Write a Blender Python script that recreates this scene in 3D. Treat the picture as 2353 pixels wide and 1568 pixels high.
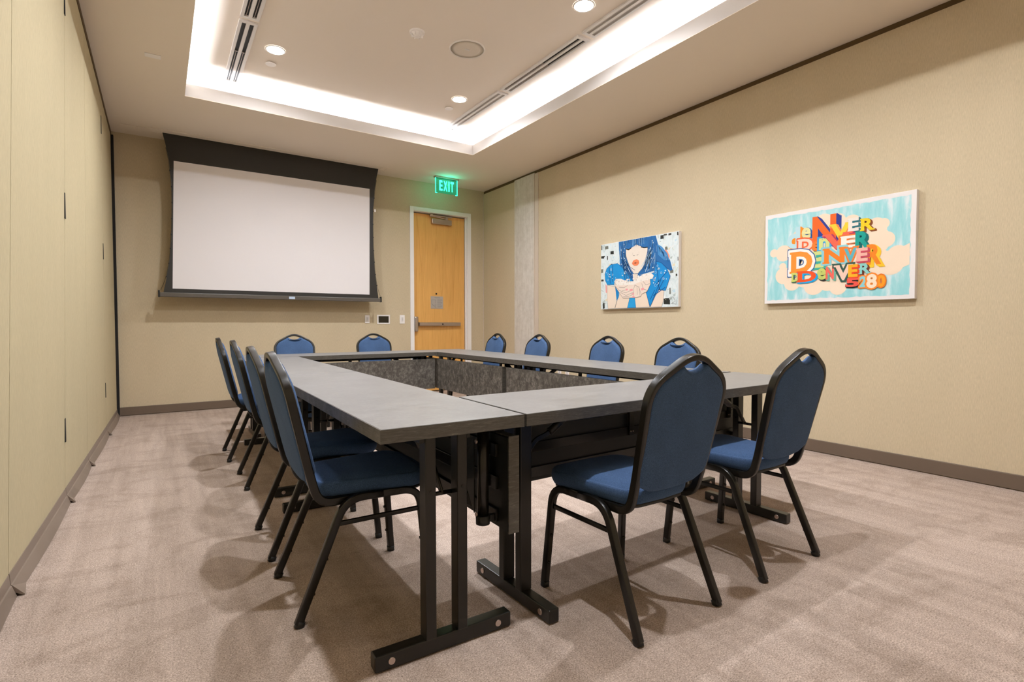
import bpy, bmesh, math, random
from mathutils import Vector, Matrix
random.seed(7)
for o in list(bpy.data.objects): bpy.data.objects.remove(o, do_unlink=True)
S = bpy.context.scene
C = S.collection
R_ = math.radians

# ------------------------------------------------------------------ camera
CAM_H = 1.03
cd = bpy.data.cameras.new('camera'); cam = bpy.data.objects.new('camera', cd); C.objects.link(cam)
cd.sensor_width = 36.0; cd.sensor_fit = 'HORIZONTAL'; cd.lens = 1209.12/2353*36.0; cd.clip_start = 0.05
_yaw, _pitch, _roll = 0.590813, -0.030445, -0.000965
_f = Vector((math.sin(_yaw)*math.cos(_pitch), math.cos(_yaw)*math.cos(_pitch), math.sin(_pitch)))
_r = Vector((math.cos(_yaw), -math.sin(_yaw), 0)); _u = _r.cross(_f)
_r2 = _r*math.cos(_roll)+_u*math.sin(_roll); _u2 = -_r*math.sin(_roll)+_u*math.cos(_roll)
cam.matrix_world = Matrix(((_r2.x,_u2.x,-_f.x,0),(_r2.y,_u2.y,-_f.y,0),(_r2.z,_u2.z,-_f.z,CAM_H),(0,0,0,1)))
S.camera = cam

# ------------------------------------------------------------------ light settings
w = bpy.data.worlds.new('world'); S.world = w; w.use_nodes = True
w.node_tree.nodes['Background'].inputs[0].default_value = (1, .93, .84, 1)
w.node_tree.nodes['Background'].inputs[1].default_value = 0.0
S.view_settings.view_transform = 'Standard'; S.view_settings.look = 'None'
S.view_settings.exposure = 0.46; S.view_settings.gamma = 1.0
S.view_settings.use_curve_mapping = False
COVE_E = 34.0          # cove strip emission
SPOT_W = 25.0          # each downlight
LENS_E = 30.0
EXIT_E = 3.0
COVE_COL = (1.0, 1.08, 1.20)
SPOT_COL = (1.0, 1.05, 1.12)

# ------------------------------------------------------------------ dimensions
XL, XR, YB, YF, HC = -0.407, 4.404, 7.396, -1.25, 3.189
CX0, CX1, CY0, CY1 = 0.241, 3.352, 0.27, 5.884      # cove opening
LIP, HT = 0.1225, 3.459

# ------------------------------------------------------------------ materials
def srgb(h):
    if isinstance(h, str): h = [int(h[i:i+2], 16)/255 for i in (0, 2, 4)]
    else: h = [c/255 for c in h]
    return tuple(c/12.92 if c <= .04045 else ((c+.055)/1.055)**2.4 for c in h)
def mat(name, col, rough=.6, metal=0, spec=.5, emit=None, estr=0, sheen=0, coat=0):
    m = bpy.data.materials.new(name); m.use_nodes = True
    b = m.node_tree.nodes['Principled BSDF']
    b.inputs['Base Color'].default_value = (*col, 1); b.inputs['Roughness'].default_value = rough
    b.inputs['Metallic'].default_value = metal; b.inputs['Specular IOR Level'].default_value = spec
    if emit: b.inputs['Emission Color'].default_value = (*emit, 1); b.inputs['Emission Strength'].default_value = estr
    if sheen: b.inputs['Sheen Weight'].default_value = sheen; b.inputs['Sheen Roughness'].default_value = .4
    if coat: b.inputs['Coat Weight'].default_value = coat
    return m
class NT:
    def __init__(s, m): s.t = m.node_tree; s.b = s.t.nodes['Principled BSDF']; s.tc = s.t.nodes.new('ShaderNodeTexCoord')
    def n(s, k, **kw):
        x = s.t.nodes.new(k)
        for a, v in kw.items():
            if a.startswith('i_'): x.inputs[a[2:].replace('_', ' ')].default_value = v
            else: setattr(x, a, v)
        return x
    def l(s, a, b): s.t.links.new(a, b)
    def mapping(s, scale, src='Object', rot=(0, 0, 0)):
        mp = s.n('ShaderNodeMapping'); mp.inputs['Scale'].default_value = scale; mp.inputs['Rotation'].default_value = rot
        s.l(s.tc.outputs[src], mp.inputs['Vector']); return mp.outputs[0]
    def noise(s, vec, scale, detail=4, rough=.55, dist=0):
        x = s.n('ShaderNodeTexNoise'); x.inputs['Scale'].default_value = scale; x.inputs['Detail'].default_value = detail
        x.inputs['Roughness'].default_value = rough; x.inputs['Distortion'].default_value = dist
        s.l(vec, x.inputs['Vector']); return x.outputs['Fac']
    def ramp(s, fac, stops):
        x = s.n('ShaderNodeValToRGB'); e = x.color_ramp.elements
        while len(e) < len(stops): e.new(.5)
        for el, (p, c) in zip(e, stops): el.position = p; el.color = (*c, 1)
        s.l(fac, x.inputs[0]); return x.outputs[0]
    def mix(s, fac, a, b, mode='MIX'):
        x = s.n('ShaderNodeMix', data_type='RGBA', blend_type=mode)
        for sock, v in ((x.inputs[0], fac), (x.inputs[6], a), (x.inputs[7], b)):
            if isinstance(v, (int, float)): sock.default_value = v
            elif isinstance(v, tuple): sock.default_value = (*v, 1)
            else: s.l(v, sock)
        return x.outputs[2]
    def col(s, c): s.l(c, s.b.inputs['Base Color'])
    def rough(s, c): s.l(c, s.b.inputs['Roughness'])
    def bump(s, h, strength=.2, dist=.002):
        x = s.n('ShaderNodeBump'); x.inputs['Strength'].default_value = strength; x.inputs['Distance'].default_value = dist
        s.l(h, x.inputs['Height']); s.l(x.outputs[0], s.b.inputs['Normal'])
def sc(c, k): return tuple(v*k for v in c)
def woven(name, c, grain=(1, 1, .12)):
    m = mat(name, c, .85, spec=.2); t = NT(m)
    f = t.noise(t.mapping(grain), 260, 3, .6); g = t.noise(t.mapping((1, 1, .25)), 6, 3)
    a = t.ramp(f, [(.3, sc(c, .90)), (.7, sc(c, 1.08))])
    b = t.ramp(g, [(.3, (.98, .98, .975)), (.7, (1.02, 1.02, 1.02))])
    t.col(t.mix(1.0, a, b, 'MULTIPLY')); t.bump(f, .25, .002); return m
M = {}
M['wall'] = woven('beige_wall_covering', (.60, .495, .335))
M['partition'] = woven('beige_partition_fabric', (.52, .437, .275))
M['ceiling'] = mat('cream_ceiling_paint', (.86, .765, .655), .9, spec=.2)
t = NT(M['ceiling']); f = t.noise(t.mapping((1, 1, 1)), 180, 2); t.bump(f, .08, .001)
M['tray'] = mat('tray_ceiling_paint', (.88, .79, .70), .9, spec=.2)
t = NT(M['tray']); f = t.noise(t.mapping((1, 1, 1)), 180, 2); t.bump(f, .08, .001)
M['lip'] = mat('white_cove_paint', (.60, .56, .53), .8)
M['reveal'] = mat('brown_reveal', (.12, .075, .03), .9)
M['base'] = mat('taupe_rubber_base', (.15, .105, .072), .55)
t = NT(M['base']); f = t.noise(t.mapping((1, 1, 4)), 20, 3); t.bump(f, .05, .002)
M['gap'] = mat('dark_gap', (.012, .010, .009), .9)
M['sweep'] = mat('brown_sweep_seal', (.22, .165, .125), .45)
M['lightbead'] = mat('pale_corner_bead', (.62, .52, .42), .5)
# carpet
m = M['carpet'] = mat('taupe_carpet', (.4, .3, .25), .95, spec=.1); t = NT(m)
fine = t.noise(t.mapping((1, 1, 1)), 210, 4, .8)
streak = t.noise(t.mapping((3.6, .22, 1)), 3.2, 5, .65, .3)
blot = t.noise(t.mapping((1.0, 1.4, 1)), 3.0, 8, .68, 1.2)
mott = t.noise(t.mapping((1, 1, 1)), 55, 4, .7)
a = t.ramp(fine, [(.36, (.235, .177, .140)), (.64, (.67, .535, .455))])
b = t.ramp(streak, [(.38, (.86, .845, .83)), (.60, (1.05, 1.05, 1.05))])
c = t.ramp(blot, [(.36, (.80, .775, .75)), (.52, (1.04, 1.04, 1.04))])
d = t.ramp(mott, [(.3, (.88, .87, .86)), (.7, (1.08, 1.08, 1.08))])
x = t.mix(.8, a, b, 'MULTIPLY'); x = t.mix(.7, x, c, 'MULTIPLY'); x = t.mix(1.0, x, d, 'MULTIPLY')
t.col(x); t.bump(fine, .5, .004)
# laminate
for key_, sc1 in (('laminate', (2.2, 16, 1)), ('laminate_cross', (16, 2.2, 1))):
    m = M[key_] = mat('grey_concrete_'+key_, (.3, .28, .27), .36, spec=.5); t = NT(m)
    s1 = t.noise(t.mapping(sc1), 5, 8, .72, .25); s2 = t.noise(t.mapping((1, 1, 1)), 5, 5, .6); s3 = t.noise(t.mapping((1, 1, 1)), 70, 4, .7)
    a = t.ramp(s1, [(.30, (.155, .145, .138)), (.5, (.198, .187, .180)), (.72, (.265, .252, .244))])
    b = t.ramp(s2, [(.3, (.88, .88, .86)), (.7, (1.08, 1.08, 1.08))]); c = t.ramp(s3, [(.3, (.90, .90, .90)), (.7, (1.07, 1.07, 1.07))])
    t.col(t.mix(1.0, t.mix(1.0, a, b, 'MULTIPLY'), c, 'MULTIPLY')); t.rough(t.ramp(s1, [(.3, (.33,)*3), (.7, (.45,)*3)]))
m = M['panel_laminate'] = mat('dark_mottled_laminate', (.2, .18, .16), .5); t = NT(m)
s1 = t.noise(t.mapping((1, 1, .8)), 34, 9, .8, .2); s2 = t.noise(t.mapping((1, 1, .6)), 7, 5, .6)
a = t.ramp(s1, [(.33, (.035, .031, .025)), (.5, (.105, .094, .080)), (.68, (.27, .25, .222))])
b = t.ramp(s2, [(.3, (.8, .8, .8)), (.7, (1.12, 1.12, 1.12))])
t.col(t.mix(1.0, a, b, 'MULTIPLY'))
m = M['edge'] = mat('charcoal_edge_band', (.10, .09, .075), .38); t = NT(m)
s1 = t.noise(t.mapping((1.5, 1.5, 12)), 16, 8, .8, .3); s2 = t.noise(t.mapping((1, 1, 1)), 14, 4, .7)
a = t.ramp(s1, [(.3, (.05, .046, .039)), (.52, (.088, .080, .068)), (.63, (.14, .127, .110)), (.71, (.42, .39, .35))])
t.col(a); t.rough(t.ramp(s2, [(.3, (.28,)*3), (.7, (.5,)*3)]))
def scuffed(name, c, rough, chip=.74):
    m = mat(name, c, rough, spec=.5); t = NT(m)
    s1 = t.noise(t.mapping((1, 1, 1)), 60, 5, .75); s2 = t.noise(t.mapping((1, 1, 1)), 900, 2, .5)
    t.col(t.ramp(s1, [(.0, c), (chip, sc(c, 1.15)), (chip+.03, (.30, .25, .21))])); t.bump(s2, .12, .0006); return m
M['metal'] = scuffed('black_powder_coat', (.008, .0065, .0045), .27, .79)
M['table_metal'] = scuffed('table_leg_paint', (.012, .0105, .008), .30, .84)
M['black'] = mat('matte_black_board', (.005, .0045, .0035), .45)
M['plastic'] = mat('black_plastic', (.010, .009, .008), .4)
M['steel'] = mat('bright_steel', (.62, .52, .47), .28, 1)
M['nickel'] = mat('satin_nickel', (.50, .42, .36), .38, 1)
# blue upholstery
m = M['fabric'] = mat('blue_upholstery', (.05, .095, .22), .9, spec=.12, sheen=.12); t = NT(m)
m.node_tree.nodes['Principled BSDF'].inputs['Sheen Tint'].default_value = (.55, .7, 1, 1)
f = t.noise(t.mapping((1, 1, 1)), 520, 3, .7); g = t.noise(t.mapping((1, 1, 1)), 9, 3)
a = t.ramp(f, [(.32, (.024, .050, .110)), (.68, (.092, .160, .310))])
b = t.ramp(g, [(.3, (.9, .9, .9)), (.7, (1.06, 1.06, 1.06))])
t.col(t.mix(1.0, a, b, 'MULTIPLY')); t.bump(f, .35, .0015)
M['tan_board'] = mat('plywood_edge', (.5, .33, .18), .7)
# concrete
m = M['concrete'] = mat('bare_concrete', (.6, .52, .44), .8); t = NT(m)
s1 = t.noise(t.mapping((1, 4, .4)), 5, 8, .7, .4); s2 = t.noise(t.mapping((1, 1, 1)), 14, 8, .7); v = t.n('ShaderNodeTexVoronoi'); v.inputs['Scale'].default_value = 24
t.l(t.mapping((1, 1, 1)), v.inputs['Vector'])
a = t.ramp(s1, [(.3, (.60, .54, .47)), (.7, (.74, .69, .63))]); b = t.ramp(s2, [(.35, (.9, .89, .87)), (.6, (1.03, 1.03, 1.03))])
c = t.ramp(v.outputs['Distance'], [(.02, (.45, .4, .35)), (.06, (1, 1, 1))])
x = t.mix(1.0, a, b, 'MULTIPLY'); x = t.mix(.35, x, c, 'MULTIPLY'); t.col(x); t.bump(s2, .15, .003)
# wood
m = M['wood'] = mat('orange_oak_veneer', (.65, .33, .09), .38, coat=.15); t = NT(m)
g1 = t.noise(t.mapping((9, 9, .55)), 2.2, 5, .6, 1.2); g = t.noise(t.mapping((60, 60, 1.2)), 3, 4, .7)
a = t.ramp(g1, [(.30, (.69, .33, .07)), (.44, (.78, .41, .11)), (.7, (.84, .46, .13))])
b = t.ramp(g, [(.3, (.90, .88, .85)), (.65, (1.03, 1.03, 1.03))]); t.col(t.mix(1.0, a, b, 'MULTIPLY'))
M['frame_white'] = mat('white_frame_paint', (.90, .86, .84), .45)
M['white'] = mat('white_plastic', (.92, .87, .84), .4)
M['offwhite'] = mat('diffuser_white', (.74, .70, .67), .35)
M['grey_slot'] = mat('closed_slot_grey', (.42, .38, .34), .6)
M['slot_dark'] = mat('slot_interior', (.006, .005, .005), .6)
M['screen_white'] = mat('matte_screen_white', (.80, .755, .755), .8, spec=.2)
M['screen_black'] = mat('screen_border_black', (.020, .0165, .012), .55, spec=.5)
M['screen_bar'] = mat('screen_bar_grey', (.10, .085, .07), .35)
M['lcd'] = mat('dark_glass_display', (.02, .015, .008), .12)
M['signplate'] = mat('grey_notice', (.50, .46, .43), .3, .4)
M['signprint'] = mat('notice_print', (.25, .24, .23), .6)
M['grille'] = mat('speaker_grille', (.74, .66, .57), .6)
M['grillering'] = mat('speaker_ring', (.80, .74, .68), .5)
M['cove'] = mat('cove_tape_light', (1, 1, 1), .5, emit=COVE_COL, estr=COVE_E)
M['lens'] = mat('downlight_lens', (1, 1, 1), .5, emit=(1, .97, .94), estr=LENS_E)
M['exit_letter'] = mat('green_lit_letters', (.1, .9, .6), .4, emit=(.03, 1.0, .68), estr=EXIT_E)
M['exit_edge'] = mat('green_lit_edge', (.1, .9, .6), .4, emit=(.02, .9, .55), estr=EXIT_E*1.1)
m = M['acrylic'] = bpy.data.materials.new('clear_acrylic'); m.use_nodes = True
nt = m.node_tree; nt.nodes.clear(); o_ = nt.nodes.new('ShaderNodeOutputMaterial'); mx = nt.nodes.new('ShaderNodeMixShader')
tr = nt.nodes.new('ShaderNodeBsdfTransparent'); tr.inputs[0].default_value = (.62, .92, .82, 1)
gl = nt.nodes.new('ShaderNodeBsdfPrincipled'); gl.inputs['Base Color'].default_value = (.05, .6, .42, 1); gl.inputs['Roughness'].default_value = .1
gl.inputs['Emission Color'].default_value = (0.0, .55, .36, 1); gl.inputs['Emission Strength'].default_value = .15
mx.inputs[0].default_value = .3
nt.links.new(tr.outputs[0], mx.inputs[1]); nt.links.new(gl.outputs[0], mx.inputs[2]); nt.links.new(mx.outputs[0], o_.inputs[0])

# ------------------------------------------------------------------ geometry helpers
def bm_box(bm, x0, x1, y0, y1, z0, z1, mi=0, M4=None):
    vs = [bm.verts.new(v) for v in ((x0,y0,z0),(x1,y0,z0),(x1,y1,z0),(x0,y1,z0),(x0,y0,z1),(x1,y0,z1),(x1,y1,z1),(x0,y1,z1))]
    if M4: 
        for v in vs: v.co = M4 @ v.co
    fs = []
    for q in ((3,2,1,0),(4,5,6,7),(0,1,5,4),(1,2,6,5),(2,3,7,6),(3,0,4,7)):
        f = bm.faces.new([vs[i] for i in q]); f.material_index = mi; fs.append(f)
    return vs, fs
def finish(name, bm, mats, parent=None, smooth=False, bevel=0, bseg=2, loc=None):
    me = bpy.data.meshes.new(name)
    bmesh.ops.recalc_face_normals(bm, faces=bm.faces)
    bm.to_mesh(me); bm.free()
    for m_ in (mats if isinstance(mats, (list, tuple)) else [mats]): me.materials.append(m_)
    if smooth:
        for p in me.polygons: p.use_smooth = True
    o = bpy.data.objects.new(name, me); C.objects.link(o)
    if parent: o.parent = parent
    if loc: o.location = loc
    if bevel:
        b = o.modifiers.new('bevel', 'BEVEL'); b.width = bevel; b.segments = bseg; b.limit_method = 'ANGLE'; b.angle_limit = R_(40)
    return o
def box(name, dims, m_, parent=None, bevel=0, M4=None):
    bm = bmesh.new(); bm_box(bm, *dims, M4=M4); return finish(name, bm, m_, parent, bevel=bevel)
def bm_cyl(bm, p0, p1, r0, r1=None, n=16, mi=0, caps=True):
    r1 = r0 if r1 is None else r1; p0, p1 = Vector(p0), Vector(p1); d = (p1-p0).normalized()
    a = Vector((1,0,0)) if abs(d.x) < .9 else Vector((0,1,0)); u = d.cross(a).normalized(); v = d.cross(u)
    A = [bm.verts.new(p0+r0*(u*math.cos(2*math.pi*i/n)+v*math.sin(2*math.pi*i/n))) for i in range(n)]
    B = [bm.verts.new(p1+r1*(u*math.cos(2*math.pi*i/n)+v*math.sin(2*math.pi*i/n))) for i in range(n)]
    for i in range(n):
        f = bm.faces.new((A[i], A[(i+1)%n], B[(i+1)%n], B[i])); f.material_index = mi; f.smooth = True
    if caps:
        f = bm.faces.new(A[::-1]); f.material_index = mi; f = bm.faces.new(B); f.material_index = mi
def fillet(pts, rad, seg=6):
    """polyline with rounded corners; rad per interior point"""
    P = [Vector(p) for p in pts]; out = [P[0]]
    for i in range(1, len(P)-1):
        r = rad[i-1] if isinstance(rad, (list, tuple)) else rad
        a = P[i-1]-P[i]; b = P[i+1]-P[i]; r_ = min(r, a.length*.49, b.length*.49)
        s = P[i]+a.normalized()*r_; e = P[i]+b.normalized()*r_
        for k in range(seg+1):
            q = k/seg; out.append(s*(1-q)**2+P[i]*2*q*(1-q)+e*q*q)
    out.append(P[-1]); return out
def rrect(w_, h_, r, seg=3):
    o = []
    for cx, cy, a0 in ((w_/2-r, h_/2-r, 0), (-w_/2+r, h_/2-r, 90), (-w_/2+r, -h_/2+r, 180), (w_/2-r, -h_/2+r, 270)):
        for k in range(seg+1):
            a = R_(a0+90*k/seg); o.append((cx+r*math.cos(a), cy+r*math.sin(a)))
    return o
def bm_sweep(bm, path, prof, ref, mi=0, caps=True):
    """prof: (u,v) list; u along ref-like side vector, v along T x u; parallel transported"""
    n = len(path); U = Vector(ref); rings = []
    for i, p in enumerate(path):
        T = ((path[min(i+1, n-1)]-path[i]) if i == 0 else (path[i]-path[i-1]) if i == n-1 else (path[i+1]-path[i]).normalized()+(path[i]-path[i-1]).normalized()).normalized()
        U = (U-T*U.dot(T)).normalized(); V = T.cross(U)
        rings.append([bm.verts.new(p+U*a+V*b) for a, b in prof])
    k = len(prof)
    for A, B in zip(rings, rings[1:]):
        for i in range(k):
            f = bm.faces.new((A[i], A[(i+1)%k], B[(i+1)%k], B[i])); f.material_index = mi; f.smooth = True
    if caps: 
        f = bm.faces.new(rings[0][::-1]); f.material_index = mi; f = bm.faces.new(rings[-1]); f.material_index = mi
def crisp(o):
    m_ = o.modifiers.new('weighted_normal', 'WEIGHTED_NORMAL'); m_.weight = 80; return o
def sweep(name, path, prof, ref, m_, parent=None):
    bm = bmesh.new(); bm_sweep(bm, [Vector(p) for p in path], prof, ref); return crisp(finish(name, bm, m_, parent))
def inset_outline(pts, d):
    n = len(pts); out = []
    for i in range(n):
        p0, p1, p2 = Vector(pts[i-1]), Vector(pts[i]), Vector(pts[(i+1) % n])
        a = (p1-p0).normalized(); b = (p2-p1).normalized()
        na = Vector((-a.y, a.x)); nb = Vector((-b.y, b.x)); nn = (na+nb)
        nn = nn.normalized() if nn.length > 1e-6 else na
        k = max(.5, nn.dot(na)); out.append(p1+nn*(d/k))
    return out
def bm_pad(bm, outline, rings, fn, mi=0):
    """outline CCW 2-D; rings: (inset, depth); fn(x,y,depth)->3-D"""
    R = [[bm.verts.new(fn(p[0], p[1], dz)) for p in inset_outline(outline, ins)] for ins, dz in rings]
    n = len(outline)
    for A, B in zip(R, R[1:]):
        for i in range(n):
            f = bm.faces.new((A[i], A[(i+1)%n], B[(i+1)%n], B[i])); f.smooth = True; f.material_index = mi
    f = bm.faces.new(R[0][::-1]); f.material_index = mi; f.smooth = True
    f = bm.faces.new(R[-1]); f.material_index = mi; f.smooth = True
def empty(name, loc, rz=0, label=None, cat=None, group=None):
    o = bpy.data.objects.new(name, None); C.objects.link(o); o.location = loc; o.rotation_euler = (0, 0, rz); o.empty_display_size = .1
    tag(o, label, cat, group); return o
def tag(o, label=None, cat=None, group=None, kind=None):
    if label: o['label'] = label
    if cat: o['category'] = cat
    if group: o['group'] = group
    if kind: o['kind'] = kind
    return o
def struct(o): o['kind'] = 'structure'; return o
KIDS = {}
def kids(o): return [c for c in bpy.data.objects if c.parent == o]
def copy_tree(o, parent=None):
    c = o.copy(); C.objects.link(c); c.parent = parent
    for ch in kids(o): copy_tree(ch, c)
    return c
def place(c, loc, rz, label, group=None):
    c.location = loc; c.rotation_euler = (0, 0, rz); c['label'] = label
    if group: c['group'] = group
    return c

# ------------------------------------------------------------------ room shell
struct(box('floor', (XL-.3, XR+.3, YF-.1, YB+.3, -.08, 0), M['carpet']))
# back wall with door opening
DX0, DX1, DZ = 3.175, 4.118, 2.755
bm = bmesh.new()
bm_box(bm, XL-.2, DX0, YB, YB+.14, 0, HC); bm_box(bm, DX1, XR+.1, YB, YB+.14, 0, HC); bm_box(bm, DX0, DX1, YB, YB+.14, DZ, HC)
struct(finish('wall_back', bm, M['wall']))
struct(box('wall_front', (XL-.2, XR+.1, YF-.1, YF, 0, HC), M['wall']))
REV = .045
struct(box('wall_right', (XR, XR+.1, YF, YB, 0, HC-REV), M['wall']))
struct(box('trim_1', (XR+.012, XR+.1, YF, YB, HC-REV, HC+.02), M['reveal']))
# soffit ceiling with cove opening, tray
bm = bmesh.new(); T_ = .004
for a in ((XL-.2, CX0, YF-.1, YB+.14), (CX1, XR+.1, YF-.1, YB+.14), (CX0, CX1, YF-.1, CY0), (CX0, CX1, CY1, YB+.14)): bm_box(bm, *a, HC, HC+T_)
struct(finish('ceiling', bm, M['ceiling']))
RC = .24
bm = bmesh.new(); t0 = .018
for a in ((CX0-t0, CX0, CY0-t0, CY1+t0), (CX1, CX1+t0, CY0-t0, CY1+t0), (CX0, CX1, CY0-t0, CY0), (CX0, CX1, CY1, CY1+t0)): bm_box(bm, *a, HC+T_, HC+LIP)
struct(finish('trim_2', bm, M['lip']))
bm = bmesh.new()
A = (CX0-RC, CX1+RC, CY0-RC, CY1+RC)
bm_box(bm, A[0]-.02, A[0], A[2], A[3], HC+T_, HT); bm_box(bm, A[1], A[1]+.02, A[2], A[3], HC+T_, HT)
bm_box(bm, A[0], A[1], A[2]-.02, A[2], HC+T_, HT); bm_box(bm, A[0], A[1], A[3], A[3]+.02, HC+T_, HT)
struct(finish('trim_3', bm, M['lip']))
struct(box('ceiling', (A[0]-.02, A[1]+.02, A[2]-.02, A[3]+.02, HT, HT+.03), M['tray']))
# concrete pier set in the right wall, and its edge beads
tag(box('concrete_column', (XR-.006, XR+.05, 5.998, 6.49, 0, HC-.03), M['concrete'], bevel=.002), 'bare pale concrete column strip set in the right wall by the far corner', 'column')
bm = bmesh.new(); bm_box(bm, XR-.012, XR+.02, 5.900, 5.912, .1, HC-REV); bm_box(bm, XR-.012, XR+.02, 5.985, 5.998, .1, HC-REV); bm_box(bm, XR-.004, XR+.02, 5.912, 5.985, .1, HC-REV)
struct(finish('trim_4', bm, M['lightbead']))
struct(box('trim_5', (XR-.008, XR, YB-.008, YB, .1, HC-REV), M['lightbead']))
# baseboards
BH = .10
bm = bmesh.new(); bm_box(bm, XL+.01, DX0-.06, YB-.012, YB, .004, BH); bm_box(bm, DX1+.06, XR, YB-.012, YB, .004, BH)
struct(finish('baseboard_back', bm, M['base'], bevel=.004))
bm = bmesh.new(); bm_box(bm, XR-.012, XR, YF, 5.90, .004, BH); bm_box(bm, XR-.012, XR, 6.49, YB-.012, .004, BH)
struct(finish('baseboard_right', bm, M['base'], bevel=.004))

# ------------------------------------------------------------------ folding partition on the left
def xbot(y): return XL-.085*max(0, min(1, (YB-.3-y)/4.5))
ZT = HC-.055
seams = [YB-.06, 6.15, 4.87, 3.93, 2.68, 1.42, .16, YF+.01]
part_ = empty('folding_partition', (XL-.06, 3, 0), 0, 'tall beige fabric folding partition wall along the left side', 'partition wall')
def leaf(y1, y0, k):
    g = .003; bm = bmesh.new()
    ya, yb = y0+g, y1-g; th = .07; zb = .085
    def X(y, z): tt = (z-0)/(ZT); return xbot(y)*(1-tt)+XL*tt
    vs = [bm.verts.new(v) for v in ((X(ya,zb)-th,ya,zb),(X(ya,zb),ya,zb),(X(yb,zb),yb,zb),(X(yb,zb)-th,yb,zb),(X(ya,ZT)-th,ya,ZT),(X(ya,ZT),ya,ZT),(X(yb,ZT),yb,ZT),(X(yb,ZT)-th,yb,ZT))]
    for v in vs: v.co -= Vector((XL-.06, 3, 0))
    for q in ((3,2,1,0),(4,5,6,7),(0,1,5,4),(1,2,6,5),(2,3,7,6),(3,0,4,7)): bm.faces.new([vs[i] for i in q])
    o = finish('panel', bm, M['partition'], part_)
    # bottom sweep seal: upright strip and flared lip
    bm = bmesh.new(); n = 10; rows = []
    for i in range(n+1):
        y = ya+(yb-ya)*i/n; fl = .012+.010*math.sin(math.pi*i/n)+(.022 if i == 0 else 0)
        xb = X(y, zb); rows.append([bm.verts.new(Vector(p)-Vector((XL-.06, 3, 0))) for p in ((xb-.004,y,zb+.006),(xb+.003,y,zb+.006),(xb+.006,y,.05),(xb+.010,y,.046),(xb+fl+.012,y,.003),(xb+fl+.006,y,.002),(xb-.004,y,.03))])
    for A_, B_ in zip(rows, rows[1:]):
        for j in range(7): bm.faces.new((A_[j], A_[(j+1)%7], B_[(j+1)%7], B_[j]))
    bm.faces.new(rows[0][::-1]); bm.faces.new(rows[-1])
    finish('floor_seal', bm, M['sweep'], part_)
for k, (a, b) in enumerate(zip(seams, seams[1:])): leaf(a, b, k)
bm = bmesh.new()
for y in (6.15, 3.93):
    for z0, z1 in ((.36, .495), (1.64, 1.785), (2.79, 2.95)):
        zz = (z0+z1)/2; xx = xbot(y)*(1-zz/ZT)+XL*zz/ZT
        bm_box(bm, xx-.002-(XL-.06), xx+.003-(XL-.06), y-.014-3, y+.014-3, z0, z1)
finish('latch_slot', bm, M['gap'], part_)
struct(box('trim_6', (XL-.13, XL+.004, YF, YB-.002, HC-.05, HC-.004), M['reveal']))
struct(box('trim_7', (XL-.03, XL+.024, YB-.05, YB-.001, .02, HC-.05), M['gap']))
struct(box('wall_left', (XL-.26, XL-.17, YF, YB, 0, HC), M['reveal']))

# ------------------------------------------------------------------ door
door = empty('door_1', ((DX0+DX1)/2, YB, 0)); struct(door)
def dloc(o): o.parent = door; o.matrix_parent_inverse = Matrix.Translation(-Vector(door.location)); return o
bm = bmesh.new(); FW = .048
for a in ((DX0-FW, DX0+.012, 0, DZ+FW), (DX1-.012, DX1+FW, 0, DZ+FW)): bm_box(bm, a[0], a[1], YB-.016, YB+.0, a[2], a[3])
bm_box(bm, DX0+.012, DX1-.012, YB-.016, YB, DZ-.012, DZ+FW)
for a in ((DX0, DX0+.016), (DX1-.016, DX1)): bm_box(bm, a[0], a[1], YB, YB+.13, 0, DZ)
bm_box(bm, DX0+.016, DX1-.016, YB, YB+.13, DZ-.016, DZ)
for a in ((DX1-.034, DX1-.016), (DX0+.016, DX0+.022)): bm_box(bm, a[0], a[1], YB+.03, YB+.055, 0, DZ-.016)
dloc(finish('door_frame', bm, M['frame_white'], bevel=.002))
LY = YB+.06
leaf_ = dloc(box('door_leaf', (DX0+.02, DX1-.036, LY, LY+.045, .012, DZ-.03), M['wood'], bevel=.002))
def ch(o, p): o.parent = p; return o
cl = dloc(box('door_closer', (3.50, 3.835, LY-.055, LY, 2.585, 2.665), M['nickel'], bevel=.006))
bm = bmesh.new(); bm_box(bm, 3.47, 3.83, LY-.075, LY-.055, 2.695, 2.712); bm_box(bm, 3.72, 3.76, LY-.07, LY-.03, 2.66, 2.70); bm_box(bm, 3.46, 3.50, LY-.08, LY-.04, 2.685, 2.72)
bm_cyl(bm, (3.74, LY-.06, 2.675), (3.46, LY-.04, 2.70), .008)
dloc(finish('closer_arm', bm, M['steel'], bevel=.002))
bm = bmesh.new(); bm_box(bm, 3.275, 3.985, LY-.055, LY-.003, 1.015, 1.072); bm_box(bm, 3.275, 3.70, LY-.072, LY-.055, 1.022, 1.066)
dloc(finish('panic_bar', bm, M['nickel'], bevel=.005))
bm = bmesh.new(); bm_cyl(bm, (3.66, LY-.0725, 1.044), (3.66, LY-.075, 1.044), .012); dloc(finish('panic_bar_lock', bm, M['gap']))
dloc(box('latch_case', (3.20, 3.262, LY-.065, LY, .93, 1.16), M['nickel'], bevel=.018))
bm = bmesh.new(); bm_cyl(bm, (3.585, LY-.008, 1.515), (3.585, LY, 1.515), .013); dloc(finish('door_viewer', bm, M['gap']))
sg = tag(box('evacuation_notice', (3.49, 3.70, LY-.006, LY-.0005, 1.285, 1.475), M['signplate'], bevel=.001), 'small grey evacuation notice on the wooden door above the push bar', 'sign')
bm = bmesh.new(); yy = LY-.0068
for i, (a, b) in enumerate([(3.55, 3.64), (3.56, 3.65)]): bm_box(bm, a, b, yy, yy+.0004, 1.457-.009*i, 1.461-.009*i)
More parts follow.
